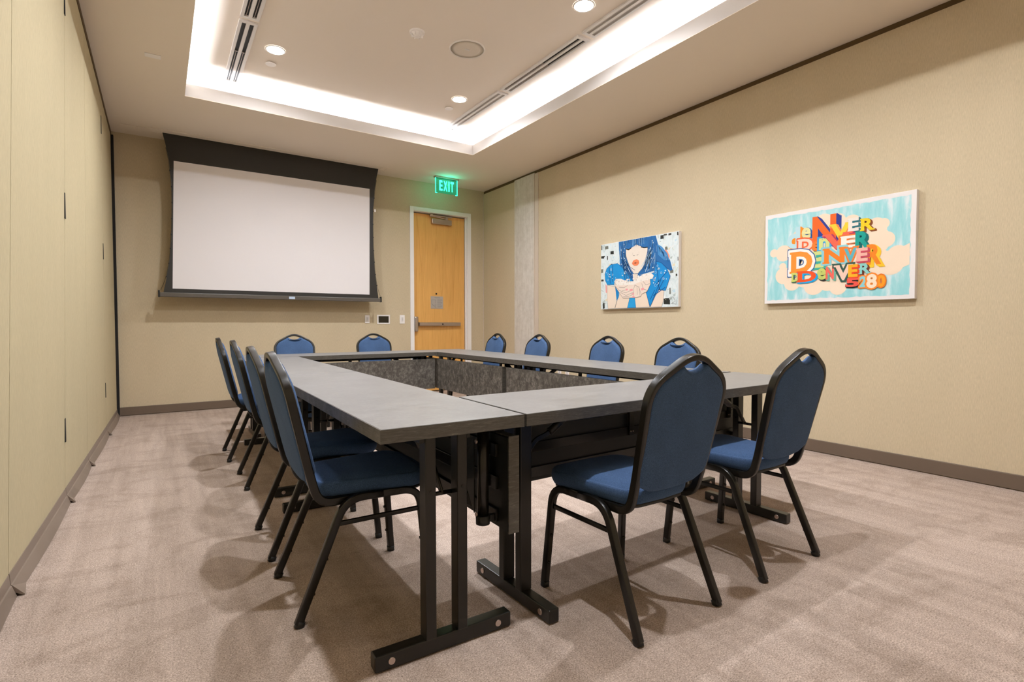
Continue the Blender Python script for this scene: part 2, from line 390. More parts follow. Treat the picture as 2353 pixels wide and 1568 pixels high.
for i in range(9): bm_box(bm, 3.60, 3.685-(.02 if i % 3 == 2 else 0), yy, yy+.0004, 1.425-.015*i, 1.429-.015*i)
for pts in (((3.505,1.42),(3.57,1.42)),((3.57,1.42),(3.57,1.37)),((3.505,1.42),(3.505,1.35)),((3.505,1.36),(3.575,1.30)),((3.575,1.30),(3.575,1.36)),((3.515,1.34),(3.575,1.34))):
    bm_cyl(bm, (pts[0][0], yy, pts[0][1]), (pts[1][0], yy, pts[1][1]), .0018, n=4)
finish('printed_plan', bm, M['signprint'], sg)

# ------------------------------------------------------------------ wall plates
def plate(name, x0, x1, z0, z1, label, cat, kind):
    r = box(name, (x0, x1, YB-.008, YB, z0, z1), M['white'], bevel=.002); tag(r, label, cat, 'switch plates on the back wall' if kind == 'switch' else None)
    if kind == 'switch':
        xm = (x0+x1)/2; zm = (z0+z1)/2
        rk = box('rocker', (xm-.015, xm+.015, YB-.012, YB-.008, zm-.032, zm+.032), M['offwhite'], bevel=.001); ch(rk, r)
        bm = bmesh.new()
        for k in (-.012, 0, .012): bm_box(bm, xm-.009, xm+.009, YB-.0135, YB-.012, zm+k-.001, zm+k+.001)
        s_ = finish('button_marks', bm, M['signprint']); s_.parent = rk
    else:
        d_ = box('display', (x0+.022, x1-.022, YB-.0095, YB-.008, z0+.018, z1-.018), M['lcd']); ch(d_, r)
    return r
plate('wall_switch', 2.437, 2.505, 1.058, 1.170, 'white light switch plate under the screen, left of the dark touch display', 'light switch', 'switch')
plate('touch_panel', 2.614, 2.809, 1.046, 1.178, 'white framed dark touch control panel on the back wall between two switches', 'control panel', 'panel')
plate('wall_switch', 2.960, 3.037, 1.052, 1.178, 'white switch plate on the back wall nearest the door frame', 'light switch', 'switch')
for y, lb in ((5.43, 'white outlet plate low on the right wall, farther of the pair seen under the tables'), (5.27, 'white outlet plate low on the right wall, nearer of the pair seen under the tables')):
    p = tag(box('wall_outlet', (XR-.008, XR, y-.035, y+.035, .375, .485), M['white'], bevel=.002), lb, 'outlet', 'outlet plates low on the right wall')
    bm = bmesh.new()
    for z in (.405, .455):
        bm = bmesh.new(); bm_box(bm, XR-.010, XR-.008, y-.016, y+.016, z-.014, z+.014); s_ = finish('socket', bm, M['offwhite'], p, bevel=.003)
        for q in (-.006, .006): box('socket_slot', (XR-.0106, XR-.010, y+q-.002, y+q+.002, z-.005, z+.007), M['gap'], s_)

# ------------------------------------------------------------------ projection screen
SY = 7.13
scr = empty('projection_screen', (1.3, SY, 0), 0, 'large pull-down projection screen with black borders hanging from the ceiling', 'projection screen')
def sp(o): o.parent = scr; o.matrix_parent_inverse = Matrix.Translation(-Vector(scr.location)); return o
Lz = [(3.195,.070),(3.05,.100),(2.88,.128),(2.62,.148),(2.42,.150),(2.12,.140),(1.80,.118),(1.55,.078),(1.40,.050)]
Rz = [(3.195,2.560),(3.05,2.530),(2.88,2.503),(2.62,2.480),(2.42,2.475),(2.12,2.478),(1.80,2.495),(1.55,2.525),(1.40,2.545)]
def interp(T, z):
    for (z1, x1), (z0, x0) in zip(T, T[1:]):
        if z0 <= z <= z1: q = (z-z0)/(z1-z0); return x0+(x1-x0)*(q*q*(3-2*q)*.3+q*.7)
    return T[0][1] if z > T[0][0] else T[-1][1]
bm = bmesh.new(); n = 40; rows = []
for i in range(n+1):
    z = 1.40+(3.195-1.40)*i/n; a, b = interp(Lz, z), interp(Rz, z)
    rows.append([bm.verts.new(p) for p in ((a, SY, z), (b, SY, z), (b, SY+.003, z), (a, SY+.003, z))])
for A_, B_ in zip(rows, rows[1:]):
    for j in range(4): bm.faces.new((A_[j], A_[(j+1)%4], B_[(j+1)%4], B_[j]))
bm.faces.new(rows[0]); bm.faces.new(rows[-1])
sp(finish('black_border_cloth', bm, M['screen_black']))
bm = bmesh.new(); vs = [(.172,2.892),(2.432,2.898),(2.418,1.450),(.137,1.448)]
A_ = [bm.verts.new((x, SY-.0015, z)) for x, z in vs]; B_ = [bm.verts.new((x, SY-.0003, z)) for x, z in vs]
bm.faces.new(A_); bm.faces.new(B_[::-1])
for i in range(4): bm.faces.new((A_[i], A_[(i+1)%4], B_[(i+1)%4], B_[i]))
sp(finish('viewing_surface', bm, M['screen_white']))
bar_ = sp(box('bottom_bar', (.012, 2.572, SY-.018, SY+.018, 1.352, 1.402), M['screen_bar'], bevel=.006))
cap = sp(finish('end_cap', (lambda b: (bm_box(b, -.002, .016, SY-.022, SY+.022, 1.348, 1.425), b)[1])(bmesh.new()), M['plastic'], bevel=.003))
cap2 = sp(finish('end_cap', (lambda b: (bm_box(b, 2.568, 2.586, SY-.022, SY+.022, 1.348, 1.425), b)[1])(bmesh.new()), M['plastic'], bevel=.003))
tg_ = sp(box('maker_sticker', (1.375, 1.445, SY-.0205, SY-.018, 1.362, 1.392), mat('pale_blue_sticker', (.55, .65, .80), .3))); 
sp(box('edge_tag', (2.497, 2.512, SY-.006, SY-.001, 2.59, 2.63), M['white']))
def cord(T, sgn):
    bm = bmesh.new(); pts = []
    for i in range(30):
        z = 1.43+1.6*i/29; x = interp(T, z)+sgn*(.004+.028*max(0, (1.62-z)/.2)**1.5)
        pts.append(Vector((x, SY, z)))
    bm_sweep(bm, pts, [(.002*math.cos(a*math.pi/3), .002*math.sin(a*math.pi/3)) for a in range(6)], (1, 0, 0))
    for z in (1.58, 1.73, 1.90, 2.06, 2.24, 2.42, 2.60, 2.78):
        x = interp(T, z); bm_cyl(bm, (x, SY-.006, z), (x, SY+.006, z), .008, n=10)
    return sp(finish('tension_cord', bm, M['plastic']))
cord(Lz, -1); cord(Rz, 1)
bm = bmesh.new()   # ceiling slot housing
for a in ((-.06, 2.68, 7.01, 7.045), (-.06, 2.68, 7.165, 7.20), (-.06, -.03, 7.045, 7.165), (2.65, 2.68, 7.045, 7.165)): bm_box(bm, a[0], a[1], a[2], a[3], HC-.006, HC-.0005)
bm_box(bm, -.03, .06, 7.05, 7.16, HC-.004, HC-.0005); bm_box(bm, 2.57, 2.65, 7.05, 7.16, HC-.004, HC-.0005)
sp(finish('ceiling_slot_frame', bm, M['ceiling'], bevel=.001))

# ------------------------------------------------------------------ ceiling devices
def disc(bm, c, r, z0, z1, r1=None, n=40, mi=0): bm_cyl(bm, (c[0], c[1], z0), (c[0], c[1], z1), r, r1, n, mi)
def rod(o, p): o.parent = p; return o
dl = empty('recessed_downlight', (0, 0, HT), 0, 'x', 'ceiling light', 'recessed ceiling downlights')
bm = bmesh.new(); n = 40
ring = [(.070, -.001), (.072, -.006), (.080, -.007), (.084, -.001)]
vs = [[bm.verts.new((r*math.cos(2*math.pi*i/n), r*math.sin(2*math.pi*i/n), z)) for i in range(n)] for r, z in ring]
for A_, B_ in zip(vs, vs[1:]):
    for i in range(n): f = bm.faces.new((A_[i], A_[(i+1)%n], B_[(i+1)%n], B_[i])); f.smooth = True
finish('trim_ring', bm, M['white'], dl)
bm = bmesh.new(); bm_cyl(bm, (0, 0, -.004), (0, 0, -.0015), .071, n=40); finish('lamp_lens', bm, M['lens'], dl)
ld = bpy.data.lights.new('downlight_lamp', 'AREA'); ld.shape = 'DISK'; ld.size = .085; ld.energy = SPOT_W; ld.color = SPOT_COL; ld.spread = R_(160)
lo = bpy.data.objects.new('lamp', ld); C.objects.link(lo); lo.parent = dl; lo.location = (0, 0, -.012)
SPOTS = [(.897, 5.08, 'round lit recessed ceiling downlight beside the left air slot'), (2.727, 5.08, 'small lit recessed ceiling downlight nearest the exit sign'),
         (2.727, 3.08, 'lit recessed ceiling downlight at the top edge of the picture, right of the speaker'), (.897, 3.08, 'recessed downlight'),
         (.897, 1.08, 'recessed downlight'), (2.727, 1.08, 'recessed downlight')]
for i, (x, y, lb) in enumerate(SPOTS):
    if i > 2: lb = 'lit recessed ceiling downlight of the near half of the tray, above the frame'
    d_ = dl if i == 0 else copy_tree(dl)
    place(d_, (x, y, HT), 0, lb)
# smoke detector
smk = empty('smoke_detector', (1.82, 4.12, HT), 0, 'white round smoke detector on the ceiling left of the round speaker', 'smoke detector')
bm = bmesh.new(); bm_cyl(bm, (0,0,0), (0,0,-.014), .064, .060, 32); finish('base', bm, M['white'], smk, bevel=.002)
bm = bmesh.new(); bm_cyl(bm, (0,0,-.014), (0,0,-.036), .052, .030, 32); bm_cyl(bm, (0,0,-.036), (0,0,-.044), .026, .022, 24)
for k in range(8):
    a = k*math.pi/4; bm_box(bm, .028, .052, -.002, .002, -.038, -.014, M4=Matrix.Rotation(a, 4, 'Z'))
finish('sensor_cage', bm, M['white'], smk, bevel=.001)
spk = empty('ceiling_speaker', (2.295, 4.125, HT), 0, 'large round beige ceiling speaker grille in the tray ceiling', 'speaker')
bm = bmesh.new(); bm_cyl(bm, (0,0,0), (0,0,-.006), .148, n=64); bm_cyl(bm, (0,0,-.006), (0,0,-.007), .143, .10, 64); finish('grille', bm, M['grille'], spk)
bm = bmesh.new(); n = 64; pr = [(.146,0),(.147,-.010),(.153,-.010),(.157,0)]
vs = [[bm.verts.new((r*math.cos(2*math.pi*i/n), r*math.sin(2*math.pi*i/n), z)) for i in range(n)] for r, z in pr]
for A_, B_ in zip(vs, vs[1:]):
    for i in range(n): f = bm.faces.new((A_[i], A_[(i+1)%n], B_[(i+1)%n], B_[i])); f.smooth = True
finish('rim', bm, M['grillering'], spk)
box('badge', (-.022, .022, -.010, .010, -.009, -.0065), M['offwhite'], spk)
for x, y, lb in ((.905, 5.36, 'small white disc sprinkler cover beside the left downlight'), (2.735, 5.34, 'small white disc sprinkler cover beside the far right downlight')):
    s_ = empty('sprinkler_cover', (x, y, HT), 0, lb, 'sprinkler cover', 'sprinkler covers in the tray ceiling')
    bm = bmesh.new(); bm_cyl(bm, (0,0,-.006), (0,0,-.012), .046, .045, 32); finish('cover_plate', bm, M['white'], s_, bevel=.001)
    bm = bmesh.new(); bm_cyl(bm, (0,0,0), (0,0,-.006), .036, n=24); finish('collar', bm, M['offwhite'], s_)
# slot diffusers
def diffuser(xc, y0, y1, dark, label):
    e = empty('slot_diffuser', (xc, (y0+y1)/2, HT), 0, label, 'air vent', 'slot air diffusers in the tray ceiling')
    h = (y1-y0)/2-.012; W_ = .068
    bm = bmesh.new(); d0 = -.016
    for a in ((-W_, -.044), (-.013, .013), (.044, W_)): bm_box(bm, a[0], a[1], -h, h, d0, 0)
    for a in ((-h, -h+.03), (h-.03, h)):
        bm_box(bm, -.044, -.013, a[0], a[1], d0, 0); bm_box(bm, .013, .044, a[0], a[1], d0, 0)
    finish('frame', bm, M['offwhite'], e, bevel=.001)
    for s in (-1, 1):
        a, b = sorted((s*.044, s*.013)); box('slot_well', (a, b, -h+.03, h-.03, -.003, -.0005), M['slot_dark'] if dark else M['grey_slot'], e)
        bm = bmesh.new(); c_ = (a+b)/2
        if dark:
            bm_box(bm, c_-.002, c_+.001, -h*.1, h-.035, -.012, -.004); bm_box(bm, c_-.010, c_+.010, -h*.1-.008, -h*.1, -.013, -.004)
        else:
            bm_box(bm, c_-.008, c_+.008, -h+.035, h-.035, -.009, -.004)
        finish('deflector_blade', bm, M['nickel'] if dark else M['grey_slot'], e)
    return e
diffuser(.638, 4.700, 5.965, True, 'white slot air diffuser with two dark slots, left side of tray ceiling, farther unit')
diffuser(.638, 3.43, 4.675, True, 'white slot air diffuser with dark slots cut by the top of the picture, left side')
diffuser(3.02, 4.655, 5.92, False, 'closed pale slot air diffuser nearest the far corner of the tray, right side')
diffuser(3.02, 3.395, 4.63, True, 'white slot air diffuser with two black slots in the middle of the right row')
diffuser(3.02, 2.13, 3.37, False, 'closed pale slot air diffuser at the top edge, nearest unit of the right row')
# soffit access plates
tag(box('access_plate', (-.056, .052, 5.12, 5.19, HC-.005, HC-.0005), M['white'], bevel=.001), 'thin pale rectangular plate on the soffit above the left aisle', 'ceiling plate', 'cover plates on the soffit')
tag(box('access_plate', (-.315, -.185, 7.05, 7.165, HC-.006, HC-.0005), M['ceiling'], bevel=.001), 'larger cream ceiling plate in the far left corner', 'ceiling plate', 'cover plates on the soffit')
tag(box('access_plate', (-.168, -.085, 7.05, 7.165, HC-.006, HC-.0005), M['ceiling'], bevel=.001), 'small cream ceiling plate between the corner plate and the screen slot', 'ceiling plate', 'cover plates on the soffit')
# cove light strips (sit on the ledge behind the lip)
def strip(x0, x1, y0, y1, label):
    e = empty('cove_light_strip', ((x0+x1)/2, (y0+y1)/2, HC+T_), 0, label, 'cove light', 'light strips in the ceiling cove')
    a, b = (x1-x0)/2, (y1-y0)/2
    box('channel', (-a-.008, a+.008, -b-.008, b+.008, 0, .047), M['white'], e)
    box('lit_tape', (-a, a, -b, b, .047, .053), M['cove'], e)
sx = .085
strip(CX0-sx-.05, CX0-sx, CY0, CY1, 'glowing white light strip hidden in the left side of the ceiling cove')
strip(CX0, CX1, CY1+sx, CY1+sx+.05, 'glowing white light strip hidden in the far side of the ceiling cove')
strip(CX1+sx, CX1+sx+.05, 4.02, CY1, 'glowing white light strip in the right side of the cove, far length')
strip(CX1+sx, CX1+sx+.05, CY0, 3.72, 'glowing white light strip in the right side of the cove, near length')
strip(CX0, CX1, CY0-sx-.05, CY0-sx, 'glowing white light strip in the near side of the cove, above the viewer')

# ------------------------------------------------------------------ text helper
def glyph(ch_, offset=0.0, slab=False, lower=False):
    """triangulated unit glyph: list of 2-D polygons fitted to 0..1 box (before offset)"""
    cu = bpy.data.curves.new('glyph', 'FONT'); cu.body = ch_; cu.size = 1; cu.offset = offset; cu.fill_mode = 'BOTH'; cu.resolution_u = 3
    ob = bpy.data.objects.new('glyph', cu); C.objects.link(ob)
    dg = bpy.context.evaluated_depsgraph_get(); me = bpy.data.meshes.new_from_object(ob.evaluated_get(dg))
    polys = [[tuple(me.vertices[i].co[:2]) for i in p.vertices] for p in me.polygons]
    bpy.data.objects.remove(ob); bpy.data.curves.remove(cu); bpy.data.meshes.remove(me)
    return polys
def bounds(polys):
    xs = [p[0] for q in polys for p in q]; ys = [p[1] for q in polys for p in q]; return min(xs), min(ys), max(xs), max(ys)
_gc = {}
def fitted(ch_, slab, off):
    """glyph in 0..1 box; heavier weight `off`"""
    k = (ch_, slab, off)
    if k in _gc: return _gc[k]
    base = bounds(glyph(ch_, .03)); g = glyph(ch_, .03+off)
    w_, h_ = base[2]-base[0], base[3]-base[1]
    P = [[((x-base[0])/w_, (y-base[1])/h_) for x, y in q] for q in g]
    if slab:
        o = off; sw, sh = .34, .085
        def sb(cx, top): 
            y0 = 1-sh if top else 0; return [(cx-sw/2-o, y0-o), (cx+sw/2+o, y0-o), (cx+sw/2+o, y0+sh+o), (cx-sw/2-o, y0+sh+o)]
        L = {'D': [(.10,0),(.10,1)], 'E': [(.10,0),(.10,1)], 'R': [(.10,0),(.10,1),(.92,0)], 'N': [(.09,0),(.09,1),(.91,1)], 'V': [(.1,1),(.9,1)]}.get(ch_, [])
        for cx, tp in L: P.append(sb(cx, tp))
    _gc[k] = P; return P

# ------------------------------------------------------------------ exit sign
EY = 7.0
ex = empty('exit_sign', (3.54, EY, HC), 0, 'green glowing EXIT sign hanging from the ceiling above the door', 'exit sign')
box('ceiling_canopy', (-.19, .19, -.035, .035, -.022, 0), M['nickel'], ex, bevel=.003)
ap = box('acrylic_panel', (-.172, .172, -.004, .004, -.235, -.022), M['acrylic'], ex)
bm = bmesh.new(); wx = .052; x = -.118
for c_ in 'EXIT':
    cw = {'E': .052, 'X': .062, 'I': .020, 'T': .054}[c_]
    for q in fitted(c_, False, -.012):
        A_ = [bm.verts.new((x+p[0]*cw, -.0065, -.200+p[1]*.150)) for p in q]
        if len(set(q)) >= 3: bm.faces.new(A_)
    x += cw+.016
r = bmesh.ops.extrude_face_region(bm, geom=bm.faces[:]); bmesh.ops.translate(bm, vec=(0, .002, 0), verts=[v for v in r['geom'] if isinstance(v, bmesh.types.BMVert)])
finish('exit_letters', bm, M['exit_letter'], ex)
for s in (-1, 1):
    bm = bmesh.new(); vs_ = [(s*.178, -.022), (s*.178, -.241), (s*.150, -.241), (s*.150, -.235), (s*.172, -.235), (s*.172, -.022)]
    A_ = [bm.verts.new((p[0], -.005, p[1])) for p in vs_]; B_ = [bm.verts.new((p[0], .005, p[1])) for p in vs_]
    bm.faces.new(A_); bm.faces.new(B_[::-1])
    for i in range(6): bm.faces.new((A_[i], A_[(i+1)%6], B_[(i+1)%6], B_[i]))
    finish('lit_edge', bm, M['exit_edge'], ex)
ld = bpy.data.lights.new('exit_glow', 'AREA'); ld.shape = 'RECTANGLE'; ld.size = .30; ld.size_y = .16; ld.energy = .26; ld.color = (.02, 1, .62)
for rx, dy in ((R_(-90), .012), (R_(90), -.012)):
    lo = bpy.data.objects.new('lamp', ld); C.objects.link(lo); lo.parent = ex; lo.location = (0, dy, -.12); lo.rotation_euler = (rx*-1, 0, 0)
ld2 = bpy.data.lights.new('exit_top_glow', 'POINT'); ld2.energy = .26; ld2.color = (.02, 1, .60); ld2.shadow_soft_size = .05
lo = bpy.data.objects.new('lamp', ld2); C.objects.link(lo); lo.parent = ex; lo.location = (.02, -.07, -.10)

# ------------------------------------------------------------------ wall art
XF = XR-.04
def flat_mat(h, r=.55): 
    k = 'paint_'+h
    if k not in M: M[k] = mat(k, sc(srgb(h), .92), r, spec=.25)
    return M[k]
class Art:
    def __init__(s, yL, z0): s.bm = bmesh.new(); s.mats = []; s.yL = yL; s.z0 = z0; s.d = .0004
    def mi(s, h):
        m_ = flat_mat(h) if isinstance(h, str) else h
        if m_ not in s.mats: s.mats.append(m_)
        return s.mats.index(m_)
    def up(s, k=1): s.d += .0001*k
    def poly(s, pts, h):
        if len(pts) < 3: return
        vs = [s.bm.verts.new((XF-s.d, s.yL-a/100, s.z0+b/100)) for a, b in pts]
        try: f = s.bm.faces.new(vs); f.material_index = s.mi(h)
        except ValueError: pass
    def circle(s, a, b, r, h, n=28): s.poly([(a+r*math.cos(2*math.pi*i/n), b+r*math.sin(2*math.pi*i/n)) for i in range(n)], h)
    def line(s, p, q, w_, h):
        d = Vector((q[0]-p[0], q[1]-p[1])); 
        if d.length < 1e-6: return
        n_ = Vector((-d.y, d.x)).normalized()*w_/2; s.poly([(p[0]+n_.x, p[1]+n_.y), (p[0]-n_.x, p[1]-n_.y), (q[0]-n_.x, q[1]-n_.y), (q[0]+n_.x, q[1]+n_.y)], h)
    def path(s, pts, w_, h):
        for p, q in zip(pts, pts[1:]): s.line(p, q, w_, h)
    def done(s, name, parent):
        return finish(name, s.bm, s.mats, parent)
def canvas(name, yL, wid, z0, z1, label):
    r = empty(name, (XR, yL-wid/2, z0), 0, label, 'wall art')
    b = box('canvas', (-.04, -.001, -wid/2, wid/2, 0, z1-z0), mat('canvas_white', (.80, .745, .72), .7), r, bevel=.002)
    return r
def fix(o, r): o.parent = r; o.matrix_parent_inverse = Matrix.Translation(-Vector(r.location)); return o
# --- lettering canvas
r2 = canvas('lettering_canvas', 2.576, 1.092, 1.211, 1.966, 'wide canvas print with colourful DENVER lettering on clouds, right wall')
A2 = Art(2.576, 1.211)
# teal ground, rough edged
def rough_rect(a0, b0, a1, b1, amp, n=40):
    P = []
    for i in range(n): P.append((a0+(a1-a0)*i/n, b0+random.uniform(-amp, amp)))
    for i in range(n//2): P.append((a1+random.uniform(-amp, amp), b0+(b1-b0)*i/(n//2)))
    for i in range(n): P.append((a1-(a1-a0)*i/n, b1+random.uniform(-amp, amp)))
    for i in range(n//2): P.append((a0+random.uniform(-amp, amp), b1-(b1-b0)*i/(n//2)))
    return P
m = mat('brushed_teal_ground', (.35, .66, .66), .6); t = NT(m)
f = t.noise(t.mapping((1, 5, 1.2)), 3.2, 7, .62, .3); g = t.noise(t.mapping((1, 1, 1)), 150, 2)
t.col(t.ramp(f, [(.40, srgb('93cfd2')), (.52, srgb('a6d6d8')), (.66, srgb('dbe3e4'))]))
A2.poly(rough_rect(2.4, 3.0, 106.0, 72.2, .45), m)
A2.up()
CL = [(57.2,60.8,7.4),(47.9,61.0,8.2),(68.4,58.4,6.6),(84.6,52.8,7.3),(89.4,55.0,3.9),(91.2,43.4,5.7),(83.2,43.3,10.9),(98.6,31.3,7.0),(94.1,26.4,8.9),(16.3,41.7,6.7),(8.0,42.7,3.5),(32.0,50.1,10.5),(51.3,47.5,14.3),(69.3,41.4,15.0),(16.6,22.9,7.0),(15.7,30.7,3.1),(23.7,16.9,6.8),(33.8,20.9,8.8),(41.1,13.7,8.0),(51.8,18.2,9.8),(59.2,11.3,6.4),(69.6,23.2,9.4),(85.1,27.3,10.3),(38.8,35.9,17.3),(103.1,31.0,3.0),(57,31,16),(75,30,14)]
for c_ in CL: A2.circle(*c_, 'f8e0c6'); A2.up(.25)
A2.poly([(95,34),(105.8,39),(105.8,24),(92,18)], 'f8e0c6'); A2.up()
LET = [('d',19.3,44.9,29.6,61.7,'bfe0e6','f5901e',1,0),('e',31.2,51.7,38.1,60.4,'e8dfa0','1f5fa8',1,0),('N',39.7,44.6,57.0,67.6,'f46a20','2d3c8f',1,0),('V',53.3,47.5,67.6,59.7,'ffd23a','f4904a',1,1),('E',66.1,52.6,73.0,62.3,'f3e6da','2b6f77',1,1),('R',74.7,51.8,83.0,60.7,'f5d21f','8a4a22',1,1),('D',28.7,42.1,39.6,51.5,'f6d9c8','f0683a',0,1),('e',39.3,40.7,46.0,48.3,'ef7d2c','222222',1,0),('n',45.0,41.3,52.5,50.1,'d8df8a','3fa6dd',0,0),('V',48.8,40.8,67.5,52.4,'f26a50','b5305c',1,1),('E',61.3,40.5,71.2,49.3,'f7efe2','f07a2c',0,1),('R',71.2,39.3,80.4,51.4,'16a193','0d6d6c',1,0),('R',79.0,26.2,88.2,40.8,'f5871f','fdc72f',1,0),('E',39.1,27.4,48.4,40.0,'d5db8a','3fae9b',1,1),('N',49.0,29.8,63.6,41.4,'f58220','8fd0d8',0,1),('V',63.6,29.6,72.2,39.7,'5fb4c0','f47f2c',0,0),('E',72.2,29.4,79.5,39.0,'f6b7a6','c94a5a',1,1),('D',23.1,24.1,39.8,41.4,'f79433','fbf2ea',0,1),('D',23.6,17.4,29.1,24.6,'cfd470','3f6a4f',1,1),('e',43.8,17.6,50.5,26.5,'c7cf6d','2a2a2a',1,0),('D',28.7,16.7,42.9,25.4,'f2541d','18a4dc',1,1),('N',50.4,17.5,56.3,27.2,'f2685a','6fae9a',1,0),('V',57.2,16.1,69.0,27.6,'f5cdb9','36594c',0,1),('R',74.1,19.7,81.6,27.4,'8fd0c8','6b2d1a',1,1),('E',66.7,18.1,73.0,27.2,'fdb01f','e9451f',1,0),('5',65.1,10.6,74.3,16.9,'f2594b','111111',1,0),('2',74.6,9.9,79.3,17.9,'8fd0d8','f58a2c',0,0),('0',86.1,9.5,91.2,17.9,'f9a01f','ee7a1e',0,0),('8',79.3,8.9,85.9,19.0,'fbe3c8','f58a2c',0,0)]
def draw(c_, slab, off, x0, y0, w_, h_, h, dx=0, dy=0):
    P = fitted(c_, slab, off); ns = len(fitted(c_, False, off))
    for k, q in enumerate(P):
        if k >= ns: A2.up(.12)
        A2.poly([(x0+p[0]*w_+dx, y0+p[1]*h_+dy) for p in q], h)
    A2.up(.3)
for c_, x0, y0, x1, y1, fc, sh_, is_sh, slab in LET:
    w_, h_ = x1-x0, y1-y0
    if is_sh:
        for k in (5, 3.7, 2.4, 1.1): draw(c_, slab, .03, x0, y0, w_, h_, sh_, .35*k*h_/12, -.28*k*h_/12)
    else:
        if h_ > 15: draw(c_, slab, .13, x0, y0, w_, h_, '2c5f9a')
        draw(c_, slab, .10, x0, y0, w_, h_, sh_)
    draw(c_, slab, .012, x0, y0, w_, h_, fc)
fix(A2.done('printed_lettering', None), r2)
# --- portrait canvas
r1 = canvas('portrait_canvas', 4.611, 1.125, 1.213, 1.977, 'smaller canvas print of a blue-haired woman blowing from cupped hands, right wall')
A1 = Art(4.611, 1.20)
m = mat('mottled_pale_ground', (.6, .66, .66), .6); t = NT(m)
f = t.noise(t.mapping((1, 4, 2)), 5, 7, .7, .5)
t.col(t.ramp(f, [(.30, srgb('a9b7b4')), (.42, srgb('cdd8d8')), (.55, srgb('dfe5e4')), (.66, srgb('cbdfe4')), (.78, srgb('d9dcae'))]))
A1.poly([(.2, 1.6), (112.2, 1.6), (112.2, 77.4), (.2, 77.4)], m); A1.up()
for a0, b1, a1, b0 in [(88.8,76.3,93.2,72.6),(93.1,77.0,97.5,75.4),(110.0,77.0,112.0,73.7),(15.7,68.2,21.1,64.9),(.4,64.2,6.9,61.4),(10.2,63.4,11.7,58.6),(14.7,53.7,19.0,51.3),(.3,48.8,3.7,44.5),(.6,36.6,4.9,34.3),(3.3,10.4,6.7,1.9),(95.0,63.8,98.5,60.6),(108.8,34.8,110.9,32.3),(101.0,21.1,102.9,14.6),(93.8,10.5,102.0,4.4),(.7,76.8,2.1,71.3),(6.8,75.0,12.4,71.3),(111.1,51.7,112.1,47.6),(101.7,39.2,105.9,36.1),(99.2,76.9,103.0,74.8)]:
    A1.poly([(a0,b0),(a1,b0+random.uniform(-.6,.6)),(a1+random.uniform(-.6,.2),b1),(a0,b1)], random.choice(['2e2f2b','4a463f','77776c','3b3d38'])); A1.up(.2)
for i in range(46):
    a, b = random.uniform(2, 30) if i % 2 else random.uniform(86, 109), random.uniform(6, 74)
    A1.line((a, b), (a+random.uniform(-3.5, 3.5), b+random.uniform(-5, 5)), random.uniform(.2, .5), random.choice(['5d6058','8b8f86','cfd2a0','f2f2ee','9fb4b4'])); 
A1.up()
for i in range(26):
    a, b = random.uniform(2, 26) if i % 2 else random.uniform(88, 108), random.uniform(6, 72)
    A1.poly([(a, b), (a+random.uniform(1, 4), b), (a+3, b+random.uniform(1, 4)), (a, b+2)], random.choice(['f0f0ec','e6d9b8','dfe8ee','b9c3bf','c8dfe8'])); A1.up(.1)
